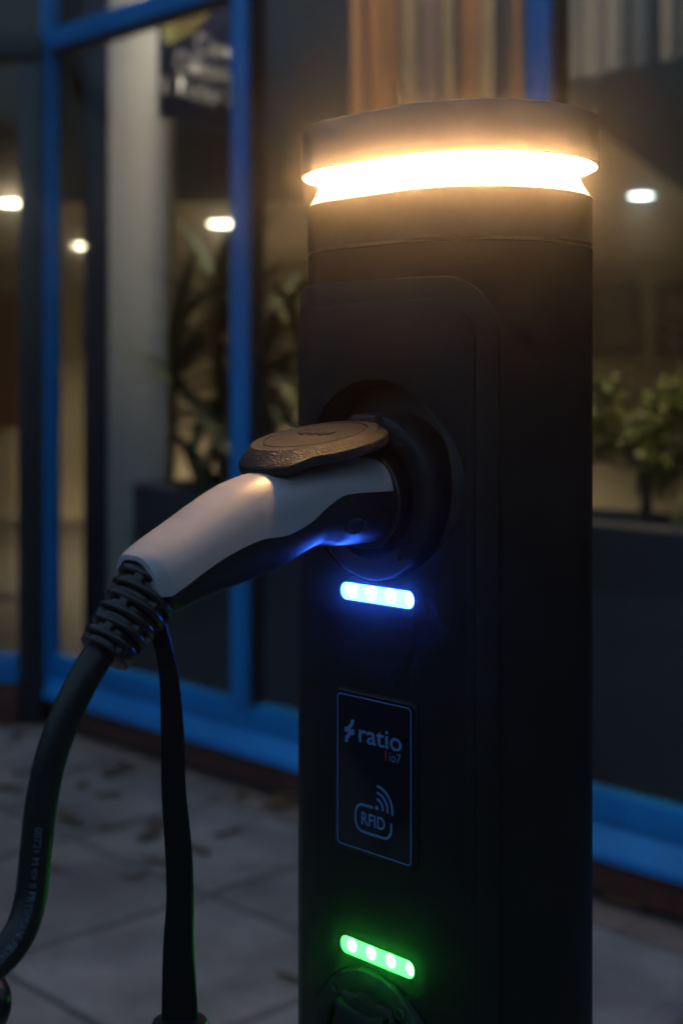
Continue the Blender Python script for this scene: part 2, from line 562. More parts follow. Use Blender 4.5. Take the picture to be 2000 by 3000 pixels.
# sloping sill, then bottom rail
prof = [(-0.045, 0.100), (-0.045, 0.118), (-0.012, 0.176), (0.06, 0.176), (0.06, 0.100)]
loft('sill', [[Vector((t, y, z)) for y, z in prof] for t in (T_C, TE)], 'blue', fac, sharp=20)
box('bottom_rail', T_C, TE, -0.010, 0.050, 0.178, 0.255, 'blue', fac, 0.004)
def mullion(t, w=0.07, z1=4.6):
    mu = box('mullion', t - w / 2, t + w / 2, -0.042, 0.020, 0.2555, z1, 'blue', fac, 0.004)
    for s in (-1, 1):
        box('gasket', t + s * (w / 2 + 0.007) - 0.007, t + s * (w / 2 + 0.007) + 0.007, -0.020, 0.030, 0.2555, z1, 'gasket', mu)
for t in (T_M1, T_M2, T_M3, T_M3 + 1.17):
    mullion(t)
box('transom', T_C + 0.03, TE, -0.036, 0.018, 2.485, 2.560, 'blue', fac, 0.004)
box('gasket', T_C + 0.05, TE, -0.018, 0.028, 2.470, 2.4845, 'gasket', fac)
cp = box('corner_post', T_C - 0.024, T_C + 0.024, -0.034, 0.03, 0.10, 4.6, 'blue', fac, 0.006)
ts = [T_C, T_M1, T_M2, T_M3, T_M3 + 1.17, TE]
for a, b in zip(ts[:-1], ts[1:]):
    for z0, z1 in ((0.25, 2.49), (2.55, 4.6)):
        box('pane', a + 0.02, b - 0.02, 0.002, 0.012, z0, z1, 'glass', fac)
# the part that turns the corner, facing straight out
C0 = fw(T_C, 0)
ret = empty('glazed_entrance_door', (C0.x, C0.y, 0))
tag(ret, 'dark framed glass entrance door with blue bottom rail at the corner post', 'door')
box('door_frame', -0.112, -0.022, -0.045, 0.06, 0.0, 2.44, 'darkframe', ret, 0.004)
box('door_head', -1.35, -0.022, -0.045, 0.06, 2.441, 2.545, 'darkframe', ret, 0.004)
box('bottom_rail', -1.28, -0.1125, -0.03, 0.04, 0.15, 0.262, 'blue', ret, 0.004)
box('threshold', -1.35, -0.1125, -0.05, 0.08, 0.0, 0.149, 'brick', ret, 0.004)
box('door_frame', -1.36, -1.2805, -0.02, 0.06, 0.0, 2.44, 'darkframe', ret, 0.004)
box('pane', -1.28, -0.1125, 0.004, 0.014, 0.2625, 2.4405, 'glass', ret)
box('pane', -1.35, -0.036, 0.004, 0.014, 2.5455, 4.6, 'glass', ret)
box('side_wall', -5.0, -1.3605, -0.03, 0.2, 0.0, 4.6, 'darkframe', ret)

# ------------------------------------------------------------------ interior shell
poly = [(-6.5, C0.y + 0.1), (C0.x - 0.02, C0.y + 0.1)] + [tuple(fw(T_C + 0.08, 0.10).xy), tuple(fw(TE, 0.10).xy)] + [(7.5, 1.3), (7.5, 12.0), (-6.5, 12.0)]
def prism(name, pts, z0, z1, m, parent=None):
    n = len(pts)
    vs = [(p[0], p[1], z0) for p in pts] + [(p[0], p[1], z1) for p in pts]
    fs = [tuple(range(n)), tuple(range(n, 2 * n))] + [(i, (i + 1) % n, n + (i + 1) % n, n + i) for i in range(n)]
    return build(name, vs, fs, m, parent, smooth=False)
tag(prism('interior_floor', poly, 0.02, 0.12, 'ifloor'), kind='structure')
tag(prism('interior_ceiling', [(-6.5, C0.y - 0.1)] + [tuple(fw(T_C, -0.1).xy), tuple(fw(TE, -0.1).xy)] + [(7.5, 1.0), (7.5, 12.2), (-6.5, 12.2)], 4.601, 4.8, 'iceil'), kind='structure')
tag(box('back_wall', -6.5, 7.5, 12.0, 12.2, 0.12, 4.6, 'iwall'), kind='structure')
tag(box('side_wall', -6.7, -6.5, 5.0, 12.2, 0.0, 4.6, 'iwall'), kind='structure')
tag(box('side_wall', 7.5, 7.7, 1.0, 12.2, 0.0, 4.6, 'iwall'), kind='structure')
pe = fw(TE, 0)
tag(box('end_wall', pe.x + 0.03, 7.6, pe.y - 0.1, pe.y + 0.1, 0.0, 4.6, 'iwall'), kind='structure')
# dropped ceiling: soffit at 2.3 m with a brown fascia above its front edge
dp = [(-6.49, 8.15), (-0.20, 8.15), (1.05, 5.83), (1.84, 7.68), (3.2, 10.9), (7.49, 10.9), (7.49, 11.99), (-6.49, 11.99)]
dc = prism('dropped_ceiling', dp, 2.30, 4.59, 'fascia')
dc.data.materials.append(M['soffit'])
for p in dc.data.polygons:
    if p.normal.z < -0.5: p.material_index = 1
tag(dc, kind='structure')

# ------------------------------------------------------------------ haze added to imitate lens bloom around the lamps
hz = box('haze', -70, 70, -70, 70, -1.0, 12.0, None)
hm = bpy.data.materials.new('bloom_haze')
hm.use_nodes = True
nt = hm.node_tree
for n in list(nt.nodes): nt.nodes.remove(n)
ho = N_(nt, 'ShaderNodeOutputMaterial')
pv = N_(nt, 'ShaderNodeVolumePrincipled')
pv.inputs['Color'].default_value = (0.95, 0.95, 0.97, 1)
pv.inputs['Density'].default_value = 0.048
pv.inputs['Anisotropy'].default_value = 0.985
nt.links.new(pv.outputs[0], ho.inputs['Volume'])
hz.data.materials.append(hm)
tag(hz, kind='stuff')

# ================================================================== INTERIOR THINGS
col_o = empty('pillar', (-0.805, 5.76, 0.12), R(-3))
tag(col_o, 'white plastered square pillar standing inside behind the glass', 'pillar')
box('shaft', -0.118, 0.118, -0.11, 0.11, 0.0, 4.45, 'column', col_o, 0.008)
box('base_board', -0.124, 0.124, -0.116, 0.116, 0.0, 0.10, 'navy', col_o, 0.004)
nv = empty('pillar_shade_strip', (-0.985, 5.74, 0.12), 0)  # dark board put in for the pillar's shaded side
tag(nv, 'narrow navy strip standing in for the shaded side of the white pillar', 'panel')
box('shade_board', -0.052, 0.052, -0.015, 0.015, 0.0, 3.2, 'navy', nv, 0.004)
box('shade_board_foot', -0.09, 0.09, -0.12, 0.12, 0.0, 0.015, 'navy', nv, 0.004)

# planters
def planter(t0, t1, label):
    c = (t0 + t1) / 2; w = (t1 - t0) / 2
    e = empty('planter_box', tuple(fw(c, 0.40, 0.12)), ANG)
    tag(e, label, 'planter', 'planter troughs behind the glass')
    th = 0.03; h = 0.770; d = 0.18
    outer = rrect(-w, w, -d, d, 0.05, 5); inner = rrect(-w + th, w - th, -d + th, d - th, 0.03, 5)
    def ring(pts, z): return [Vector((p[0], p[1], z)) for p in pts]
    loft('trough', [ring(outer, 0.0), ring(outer, h - 0.012), ring(rrect(-w + .01, w - .01, -d + .01, d - .01, 0.045, 5), h),
                    ring(inner, h), ring(inner, h - 0.08)], 'planter', e, cap1=False)
    loft('soil', [ring(inner, h - 0.07), ring(inner, h - 0.05)], 'soil', e)
    return e
planter(-0.555, 0.88, 'dark grey planter trough behind the glass, below the palm')
planter(0.93, 2.75, 'dark grey planter trough behind the glass, below the small bushy tree')
SOIL = 0.12 + 0.770 - 0.05

def leaf_mesh(L, W, droop, fold=0.25, n=8):
    vs = []; fs = []
    for k in range(n + 1):
        f = k / n
        w = W * math.sin(math.pi * min(1, f * 0.92 + 0.06)) ** 0.8
        x = L * f; z = -droop * L * f * f
        vs += [(x, -w, z + fold * w), (x, 0, z), (x, w, z + fold * w)]
    for k in range(n):
        a = k * 3
        fs += [(a, a + 3, a + 4, a + 1), (a + 1, a + 4, a + 5, a + 2)]
    return pymesh('leaf', vs, fs)

def palm(loc, label, stems, seed, nl=16, ll=0.55):
    r = random.Random(seed)
    e = empty('potted_palm', loc, 0)
    tag(e, label, 'palm')
    meshes = [leaf_mesh(ll * q, 0.019 + 0.008 * q, 0.35 + 0.25 * k) for k, q in enumerate((0.75, 0.9, 1.05))]
    for me in meshes: me.materials.append(M['leaf']); me.polygons.foreach_set('use_smooth', [True] * len(me.polygons))
    for (sx, sy, h) in stems:
        tp = (sx + r.uniform(-.04, .04), sy + r.uniform(-.04, .04), h)
        tube('stem', [(sx, sy, 0), ((sx + tp[0]) / 2 + .02, sy, h * .5), tp], 0.013, 'bark', e, n=8, sides=8)
        for k in range(nl):
            zf = 1 - 0.55 * (k / nl)
            base = Vector((sx + (tp[0] - sx) * zf, sy + (tp[1] - sy) * zf, h * zf))
            for attempt in range(12):                    # leaves bend away from the glass and the pillar
                rot = (r.uniform(-.3, .3), -R(75 - 80 * (k / nl) + r.uniform(-12, 12)), k * 2.4 + r.uniform(-.4, .4) + attempt * 0.9)
                tip = Vector(loc) + base + Matrix.LocRotScale(None, Euler(rot), None) @ Vector((ll, 0, -0.5 * ll)) - F0
                if tip.dot(IN) > 0.05 and tip.dot(UX) > -0.70: break
            else:
                continue
            o = bpy.data.objects.new('leaf', meshes[k % 3]); COL.objects.link(o); o.parent = e
            o.location = base
            o.rotation_euler = rot
    return e
palm(tuple(fw(-0.32, 0.40, SOIL)), 'dark leafy palm in the planter between white pillar and blue mullion', [(-0.14, 0, 0.50), (0.0, 0.05, 0.68), (0.12, -0.04, 0.32), (0.2, 0.03, 0.55), (0.05, -0.05, 0.2)], 5, nl=34)
palm(tuple(fw(0.13, 0.40, SOIL)), 'palm with arching leaves in the planter beside the charging post', [(-0.05, 0, 0.30), (0.05, 0.05, 0.62)], 11, nl=8, ll=0.42)

def bush(loc, label, seed, n=2100, rx=0.20, rz=0.15, zc=0.26):
    r = random.Random(seed)
    e = empty('bushy_tree', loc, 0)
    tag(e, label, 'small tree')
    tr = tube('trunk', [(0, 0, -0.02), (0.012, 0, 0.1), (-0.01, 0.01, 0.22), (0.01, 0, 0.30)], 0.02, 'bark', e, n=14, sides=10, rfun=lambda f: 0.020 - 0.011 * f)
    blobs = []
    for k in range(22):
        a = r.uniform(0, 6.283); q = r.uniform(0.25, 1.0)
        c = Vector((math.cos(a) * rx * q, math.sin(a) * rx * q * .8, zc + rz * r.uniform(-.75, .95)))
        blobs.append((c, r.uniform(0.025, 0.052)))
        tube('branch', [(0.0, 0.0, 0.10 + 0.008 * k), (c.x * .5, c.y * .5, (c.z + .08) / 2 + .03), tuple(c)], 0.004, 'bark', e, n=7, sides=6)
    vs = []; fs = []
    for k in range(n):
        c, rad = blobs[k % len(blobs)]
        d = Vector((r.gauss(0, 1), r.gauss(0, 1), r.gauss(0, 1))).normalized() * rad * r.uniform(.3, 1.5)
        p = c + d
        u = Vector((r.gauss(0, 1), r.gauss(0, 1), r.gauss(0, .6))).normalized()
        v = u.cross(Vector((r.gauss(0, 1), r.gauss(0, 1), r.gauss(0, 1)))).normalized()
        L, W = r.uniform(.018, .034), r.uniform(.006, .011)
        b = len(vs)
        vs += [p, p + u * L * .5 + v * W, p + u * L, p + u * L * .5 - v * W]
        fs.append((b, b + 1, b + 2, b + 3))
    build('crown', vs, fs, 'leaf2', e, smooth=False, fixn=False)
    return e
bush(tuple(fw(1.59, 0.40, SOIL)), 'small bushy green tree in the planter to the right of the charging post', 4)
bush(tuple(fw(1.84, 0.38, SOIL)), 'low green bush in the planter near the edge of the window', 9, rx=0.11, rz=0.09, zc=0.10, n=900)

# downlights in the soffit: recessed ring, glowing lens and its own lamp
def downlight(x, y, z, label, m, power, color, rad=0.10, cone=130, tilt=0.0):
    e = empty('ceiling_downlight', (x, y, z), 0)
    tag(e, label, 'downlight', 'round downlights in the ceiling')
    n = 32
    def ring(r, zz): return [Vector((r * math.cos(2 * math.pi * i / n), r * math.sin(2 * math.pi * i / n), zz)) for i in range(n)]
    loft('trim_ring', [ring(rad + .018, -0.001), ring(rad + .016, -0.008), ring(rad + .002, -0.009), ring(rad, -0.001)], 'trimwhite', e, False, False)
    loft('lens', [ring(rad, -0.002), ring(rad - .004, -0.007)], m, e, True, True)
    ld = bpy.data.lights.new('downlight_lamp', 'SPOT')
    ld.energy = power; ld.color = color; ld.spot_size = R(cone); ld.spot_blend = 0.6; ld.shadow_soft_size = rad
    lo = bpy.data.objects.new('downlight_lamp', ld); COL.objects.link(lo); lo.parent = e
    lo.location = (0, 0, -0.03)
    if tilt: lo.rotation_euler = Vector((-IN.x * math.sin(tilt), -IN.y * math.sin(tilt), math.cos(tilt))).to_track_quat('Z', 'Y').to_euler()
    return e
W1 = (1.0, 0.80, 0.50)
def soff(px, py, h=1.05):
    y = h * 4167 / (1130 - py)
    return (px - 1000) / 4167 * y, y
for (px, py), lab, m, p in (((657, 653), 'bright oval downlight just left of the blue mullion', 'down', 26),
                            ((50, 592), 'bright downlight seen through the entrance door', 'down', 3),
                            ((255, 718), 'small round downlight beside the corner post', 'down', 4),
                            ((1877, 570), 'pale greenish downlight to the right of the charging post', 'down_cool', 26)):
    x, y = soff(px, py)
    downlight(x, y, 2.30, lab, m, p * 8, W1, rad=0.10 if m == 'down' else 0.065)
downlight(0.2, 9.9, 2.30, 'added downlight hidden behind the charging post, lighting the back wall', 'down', 460, W1)  # added lamp, brightens the back wall
for t, d, lab, p in ((-0.35, 0.20, 'added unseen downlight lighting the white pillar', 210), (0.64, 0.42, 'added unseen downlight lighting the orange strips', 190), (1.75, 0.42, 'added unseen downlight lighting the beige strips', 210)):  # added lamps out of view, brightening the pillar and the strips
    v = fw(t, d)
    downlight(v.x, v.y, 4.59, lab, 'down', p, (1.0, 0.90, 0.74) if t < 0 else W1, cone=40 if t < 0 else 34, tilt=R(14) if t < 0 else R(9))

# sign hanging from the ceiling, turned away from the glass
sg = empty('hanging_sign', (-0.69, 5.45, 2.28), math.atan2(0.817, 0.577))
tag(sg, 'navy hanging sign with white lettering and green leaf print by the pillar', 'sign')
box('board', 0.0, 0.80, 0.0, 0.018, 0.0, 0.86, 'sign', sg, 0.003)
vs = [(0.004, -0.003, 0.30), (0.10, -0.003, 0.315), (0.18, -0.003, 0.36), (0.26, -0.003, 0.43), (0.33, -0.003, 0.52), (0.39, -0.003, 0.64), (0.42, -0.003, 0.76), (0.42, -0.003, 0.855), (0.004, -0.003, 0.855)]
build('leaf_print', vs, [tuple(range(9))], 'signleaf', sg, smooth=False)
vs = [(0.002, -0.005, 0.285), (0.002, -0.005, 0.855), (0.075, -0.005, 0.855), (0.075, -0.005, 0.295)]
build('yellow_print', vs, [(0, 1, 2, 3)], 'signyellow', sg, smooth=False)
for body, x, z, s_ in (('Cert', 0.19, 0.285, 0.115), ('Offsem', 0.07, 0.195, 0.115), ('a Tuder l', -0.01, 0.10, 0.115)):
    place_text('lettering', body, s_, x, z, -0.006, 'signtext', sg, bold=0.003)
for x in (0.06, 0.74):
    tube('hanger', [(x, 0.009, 0.85), (x, 0.009, 1.5), (x, 0.009, 2.31)], 0.003, 'screw', sg, n=4, sides=6)

# upright strips standing in for reflections in the upper glass
def reflection_slats(name, t0, t1, zb, cols, label, pitch=0.085, depth=0.62):
    e = empty(name, tuple(fw((t0 + t1) / 2, depth, zb)), ANG)
    tag(e, label, 'reflection')
    n = int((t1 - t0) / pitch)
    r = random.Random(int(t0 * 100))
    mats = [mat('reflection_strip', c, 0.8, var=0.12, vscale=4, bump=0.1, bscale=80) for c in cols]
    for k in range(n):
        x = -(t1 - t0) / 2 + (k + .5) * pitch
        w = pitch * 0.47
        vs = []; fs = []
        for q in range(5):
            f = q / 4 * 2 - 1
            for z in (0.0, 4.45 - zb): vs.append((f * w, 0.012 * (1 - f * f), z))
            for z in (0.0, 4.45 - zb): vs.append((f * w, 0.012 * (1 - f * f) + 0.002, z))
        for q in range(4):
            a = q * 4; b = a + 4
            fs += [(a, b, b + 1, a + 1), (a + 2, a + 3, b + 3, b + 2), (a, a + 2, b + 2, b), (a + 1, b + 1, b + 3, a + 3)]
        fs += [(0, 1, 3, 2), (16, 18, 19, 17)]
        o = build('slat', vs, fs, mats[r.randrange(len(mats))], e)
        o.location = (x, r.uniform(-.01, .01), r.uniform(0, .015))
        o.rotation_euler = (0, 0, R(r.uniform(-28, 8)))
    box('head_rail', -(t1 - t0) / 2, (t1 - t0) / 2, -0.03, 0.03, 4.452 - zb, 4.479 - zb, 'trimwhite', e)
reflection_slats('reflection_strips', 0.22, 1.06, 2.0, [(0.50, 0.19, 0.03), (0.42, 0.17, 0.035), (0.46, 0.20, 0.05), (0.30, 0.17, 0.11), (0.46, 0.30, 0.12)],
      'orange and brown strips standing in for glass reflections above the lamp cap')
reflection_slats('reflection_strips', 1.14, 2.5, 2.18, [(0.40, 0.33, 0.24), (0.32, 0.28, 0.22), (0.22, 0.20, 0.18), (0.44, 0.36, 0.25)],
      'beige strips standing in for glass reflections at the upper right of the window')

# framed pictures on the back wall and an orange banner inside the door
for x, w, lab in ((2.30, 0.34, 'dim framed picture on the back wall beside the charging post'), (2.86, 0.36, 'dim framed picture on the back wall near the window edge')):
    e = empty('framed_picture', (x, 11.99, 1.52), 0)
    tag(e, lab, 'picture')
    for nm, a in (('frame', (-w / 2 - .03, w / 2 + .03, -0.03, 0.0, -.03, 0.0)), ('frame', (-w / 2 - .03, w / 2 + .03, -0.03, 0.0, .55, .58)),
                  ('frame', (-w / 2 - .03, -w / 2, -0.03, 0.0, 0.0005, .5495)), ('frame', (w / 2, w / 2 + .03, -0.03, 0.0, 0.0005, .5495))):
        box(nm, *a, 'bark', e)
    box('print', -w / 2 + .001, w / 2 - .001, -0.012, -0.001, 0.001, .549, 'picture', e)
ob = empty('orange_banner', (-1.80, 7.6, 0.12), R(8))
tag(ob, 'narrow orange upright banner seen through the entrance door', 'banner')
box('cloth', -0.07, 0.07, -0.004, 0.004, 0.90, 1.62, 'orange', ob)
tube('pole', [(0, 0.014, 0.02), (0, 0.014, 0.8), (0, 0.014, 1.63)], 0.008, 'screw', ob, n=4, sides=8)
box('foot', -0.15, 0.15, -0.12, 0.14, 0.0, 0.02, 'darkframe', ob, 0.004)

# ================================================================== CHARGING POST
PX = (0.080, 1.0873)
post = empty('charging_post', (PX[0], PX[1], 0), ANG)
tag(post, 'black electric car charging post with glowing lamp head and two sockets', 'charging post')
RB, HL = 0.085, 0.031
Z0 = CAM_H
def stadium(off=0.0, n=28):
    pts = []
    r = RB + off
    for k in range(n + 1):
        a = R(-90 + 180 * k / n); pts.append((HL + r * math.cos(a), r * math.sin(a)))
    for k in range(n + 1):
        a = R(90 + 180 * k / n); pts.append((-HL + r * math.cos(a), r * math.sin(a)))
    return pts
def sring(off, z, n=28):
    return [Vector((p[0], p[1], z)) for p in stadium(off, n)]

SOCK_X = 0.013
cuts = []
body = loft('post_body', [sring(0, 0.0), sring(0, Z0 + 0.1000), sring(-0.0012, Z0 + 0.1012)], 'plastic', post)
# opening centres: upper and lower socket
UP_Z, LO_Z = Z0 - 0.0676, Z0 - 0.477
boolean(body, [cutter(SOCK_X, -0.120, -0.058, UP_Z, 0.0725), cutter(SOCK_X, -0.120, -0.058, LO_Z, 0.0615)])
loft('lamp_collar', [sring(-0.0014, Z0 + 0.1005), sring(-0.0010, Z0 + 0.1026), sring(0.0, Z0 + 0.1036), sring(0.0, Z0 + 0.1350), sring(0.0006, Z0 + 0.1362), sring(0.0006, Z0 + 0.1375), sring(-0.0012, Z0 + 0.1382)], 'smooth', post)
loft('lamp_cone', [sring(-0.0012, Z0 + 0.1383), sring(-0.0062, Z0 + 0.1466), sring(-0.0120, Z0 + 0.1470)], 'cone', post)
cap = loft('lamp_cap', [sring(0.0024, Z0 + 0.1705), sring(0.0030, Z0 + 0.1640), sring(0.0034, Z0 + 0.1612), sring(0.0042, Z0 + 0.1612), sring(0.0050, Z0 + 0.1622),
                        sring(0.0050, Z0 + 0.1945), sring(0.0042, Z0 + 0.1966), sring(0.0020, Z0 + 0.1978), sring(-0.03, Z0 + 0.1990)], 'cap', post, cap0=True)
loft('light_ring', [sring(-0.0070, Z0 + 0.1468), sring(-0.0080, Z0 + 0.1490), sring(-0.0150, Z0 + 0.1640), sring(-0.0150, Z0 + 0.1688), sring(0.0013, Z0 + 0.1692), sring(0.0013, Z0 + 0.1702)], 'glow', post)

# front panel, a raised shell following a flattened version of the body
def panel_curve(extra):
    """points (x,y,nx,ny,s) along the front from the far side to the near side; extra = height above the body flat"""
    pts = []
    q = RB + extra
    a0 = R(142)
    n = 26
    for k in range(n + 1):                                # far rounding, ends on the flat
        a = -a0 + (a0 - R(90)) * k / n                    # angle measured in plan, -90 = front
        pts.append((-HL + q * math.cos(a), q * math.sin(a)))
    for k in range(1, 12):
        x = -HL + (0.050 + HL) * k / 11
        pts.append((x, -q))
    # near rounding: blend from (0.050,-q) to the edge
    d0 = math.hypot(0.050 - HL, q); th0 = math.atan2(-q, 0.050 - HL)
    th1 = R(-90) + R(50.5)
    for k in range(1, n + 1):
        f = k / n
        th = th0 + (th1 - th0) * f
        flat = q / -math.sin(th) if f < 0.999 else 0
        rr = d0 + (q - d0) * (f * f * (3 - 2 * f))
        rr = min(rr, q / max(0.05, -math.sin(th)))
        pts.append((HL + rr * math.cos(th), rr * math.sin(th)))
    out = []; s = 0
    for i, p in enumerate(pts):
        if i: s += math.hypot(p[0] - pts[i - 1][0], p[1] - pts[i - 1][1])
        a = pts[max(i - 1, 0)]; b = pts[min(i + 1, len(pts) - 1)]
        tx, ty = b[0] - a[0], b[1] - a[1]; l = math.hypot(tx, ty)
        out.append((p[0], p[1], ty / l, -tx / l, s))
    return out

def curve_at(C, s):
    s = max(0, min(C[-1][4], s))
    for i in range(len(C) - 1):
        if C[i + 1][4] >= s:
            f = (s - C[i][4]) / max(1e-9, C[i + 1][4] - C[i][4])
            return [C[i][k] + (C[i + 1][k] - C[i][k]) * f for k in range(4)]
    return list(C[-1][:4])

def shell(name, C, ins_l, ins_r, zt, zb, rad, m, base, bev=0.0012):
    """raised rounded panel on curve C: ins_* inset from the curve's ends, rad corner radius, base = depth of the rim below the surface"""
    S0, S1 = ins_l, C[-1][4] - ins_r
    def outline(d):
        s0, s1, t, b, r = S0 + d, S1 - d, zt - d, zb + d, max(0.002, rad - d)
        ks = []
        nA = 14
        ks += [s0 + r * (1 - math.cos(R(90) * k / nA)) for k in range(nA)]
        nM = 44
        ks += [s0 + r + (s1 - s0 - 2 * r) * k / nM for k in range(nM + 1)]
        ks += [s1 - r + r * math.sin(R(90) * k / nA) for k in range(1, nA + 1)]
        top = []; bot = []
        for s in ks:
            e = 0
            if s < s0 + r: e = s0 + r - s
            elif s > s1 - r: e = s - (s1 - r)
            dz = r - math.sqrt(max(0, r * r - e * e))
            top.append((s, t - dz)); bot.append((s, b + dz))
        return top, bot
    layers = [(0.0, -base), (0.0, -bev), (bev * .35, -bev * .3), (bev, 0.0)]
    vs = []; fs = []
    idx = []
    for d, off in layers:
        top, bot = outline(d)
        tl = []; bl = []
        for lst, dst in ((top, tl), (bot, bl)):
            for s, z in lst:
                x, y, nx, ny = curve_at(C, s)
                dst.append(len(vs)); vs.append((x + nx * off, y + ny * off, z))
        idx.append((tl, bl))
    n = len(idx[0][0])
    for a, b in zip(idx[:-1], idx[1:]):
        for i in range(n - 1):
            fs.append((a[0][i], a[0][i + 1], b[0][i + 1], b[0][i]))
            fs.append((a[1][i], b[1][i], b[1][i + 1], a[1][i + 1]))
        fs.append((a[0][0], b[0][0], b[1][0], a[1][0]))
        fs.append((a[0][-1], a[1][-1], b[1][-1], b[0][-1]))
    for lay in (idx[-1], idx[0]):
        tl, bl = lay
        for i in range(n - 1):
            fs.append((tl[i], tl[i + 1], bl[i + 1], bl[i]))
    return build(name, vs, fs, m, post, sharp=28)

CP = panel_curve(0.0058)
fp = shell('front_panel', CP, 0.0, 0.0, Z0 + 0.0757, 0.03, 0.040, 'plastic', 0.0070, 0.0019)
CI = panel_curve(0.0072)
ip = shell('inner_panel', CI, 0.016, 0.0165, Z0 + 0.0600, 0.05, 0.026, 'plastic', 0.0035, 0.0013)
for o in (fp, ip):
    boolean(o, [cutter(SOCK_X, -0.14, -0.05, UP_Z, 0.0725), cutter(SOCK_X, -0.14, -0.05, LO_Z, 0.0615)])
FY = -(RB + 0.0072)                                        # the front plane
# lining of the upper opening
def disc_ring(r, y, x, z, n=56, a0=0.0):
    return [Vector((x + r * math.cos(a0 + 2 * math.pi * i / n), y, z + r * math.sin(a0 + 2 * math.pi * i / n))) for i in range(n)]
loft('socket_recess', [disc_ring(0.0722, -0.0885, SOCK_X, UP_Z), disc_ring(0.0718, -0.0640, SOCK_X, UP_Z), disc_ring(0.03, -0.0640, SOCK_X, UP_Z)], 'hole', post, cap0=False, cap1=True)

# status lights
def status_light(z, lens_m):
    out = rrect(-0.0368, 0.0368, -0.0063, 0.0063, 0.0062, 8)
    e = plate('status_light', out, 0.0, -0.0007, lens_m, post, 0.0004)
    e.location = (0.0165, FY + 0.0004, z)
    big = rrect(-0.0378, 0.0378, -0.0073, 0.0073, 0.0072, 8)
    n = len(out)
    vs = [(p[0], -0.0009, p[1]) for p in rrect(-0.0370, 0.0370, -0.0065, 0.0065, 0.0064, 8)] + [(p[0], -0.0007, p[1]) for p in big]
    vs += [(p[0], 0.0, p[1]) for p in big]
    fs = [(i, (i + 1) % n, n + (i + 1) % n, n + i) for i in range(n)] + [(n + i, n + (i + 1) % n, 2 * n + (i + 1) % n, 2 * n + i) for i in range(n)]
    build('lens_bezel', vs, fs, 'smooth', e)
    return e
bl = status_light(Z0 - 0.149, 'blue_led'); bl['label'] = 'blue glowing status light bar'
gl = status_light(Z0 - 0.406, 'green_led'); gl['label'] = 'green glowing status light bar'

# card reader plate with its print
CX0, CX1, CZ0, CZ1 = -0.0217, 0.0516, Z0 - 0.3328, Z0 - 0.2239
plate('reader_bezel', rrect(CX0 - 0.0044, CX1 + 0.0044, CZ0 - 0.0044, CZ1 + 0.0044, 0.0055), FY + 0.002, FY - 0.0008, 'plastic', post, 0.0005)
card = plate('card_reader_plate', rrect(CX0 - 0.0030, CX1 + 0.0030, CZ0 - 0.0030, CZ1 + 0.0030, 0.004), FY - 0.0007, FY - 0.0014, 'card', post, 0.0004)
PY = FY - 0.0017
vs, fs = ribbon(rrect(CX0, CX1, CZ0, CZ1, 0.003, 6), 0.0009, PY, True)
build('border_line', vs, fs, 'cardprint', card, smooth=False)
CW, CHh = CX1 - CX0, CZ1 - CZ0
def cu(fx, fy): return (CX0 + fx * CW, CZ1 - fy * CHh)
place_text('lettering', 'ratio', 0.0190, cu(.30, 0)[0], cu(0, .291)[1], PY, 'cardprint', card, width=0.58 * CW, bold=0.00022)
place_text('lettering', 'io7', 0.0092, cu(.715, 0)[0], cu(0, .368)[1], PY, 'cardprint', card, width=0.155 * CW)
place_text('lettering', 'RFID', 0.0125, cu(.335, 0)[0], cu(0, .828)[1], PY, 'cardprint', card, width=0.325 * CW, bold=0.00025)
x, z = cu(.662, .305); x2, z2 = cu(.678, .373)
build('red_bar', [(x, PY, z), (x2, PY, z), (x2, PY, z2), (x, PY, z2)], [(0, 1, 2, 3)], 'cardred', card, smooth=False)
lg = [(495, 408), (520, 415), (512, 455), (490, 482), (520, 492), (518, 528), (490, 532), (475, 552), (468, 585), (442, 578), (450, 540), (472, 505), (443, 500), (443, 468), (470, 460), (488, 440)]
pts = []
for px, py in lg:
    fx = (px - 388) / 557
    top = 205 + fx * 120; bot = 1340 + fx * 190
    xx, zz = cu(fx, (py - top) / (bot - top)); pts.append((xx, PY, zz))
build('logo', pts, [tuple(range(len(pts)))], 'cardprint', card, smooth=False)
# the card outline of the reader symbol, open at its upper right
x0, z1 = cu(.255, .700); x1, z0 = cu(.742, .878)
r = 0.0075
seq = []
for k in range(9):
    a = R(0 - 90 * k / 8); seq.append((x1 - r + r * math.cos(a), z0 + r + r * math.sin(a)))
for k in range(9):
    a = R(270 - 90 * k / 8); seq.append((x0 + r + r * math.cos(a), z0 + r + r * math.sin(a)))
for k in range(9):
    a = R(180 - 90 * k / 8); seq.append((x0 + r + r * math.cos(a), z1 - r + r * math.sin(a)))
seq = [(x1, z1 - 0.0075)] + seq + [(x0 + 0.0175, z1)]
vs, fs = ribbon(seq, 0.0019, PY)
build('card_symbol', vs, fs, 'cardprint', card, smooth=False)
ox, oz = cu(.545, .695)
for rr in (0.0062, 0.0108, 0.0155):
    vs, fs = ribbon([(ox + rr * math.cos(R(a)), oz + rr * math.sin(R(a))) for a in range(-8, 97, 7)], 0.0019, PY)
    build('wave_symbol', vs, fs, 'cardprint', card, smooth=False)
vs = [(ox + 0.0015 * math.cos(R(a)), PY, oz + 0.0015 * math.sin(R(a))) for a in range(0, 360, 24)]
build('dot_symbol', vs, [tuple(range(len(vs)))], 'cardprint', card, smooth=False)

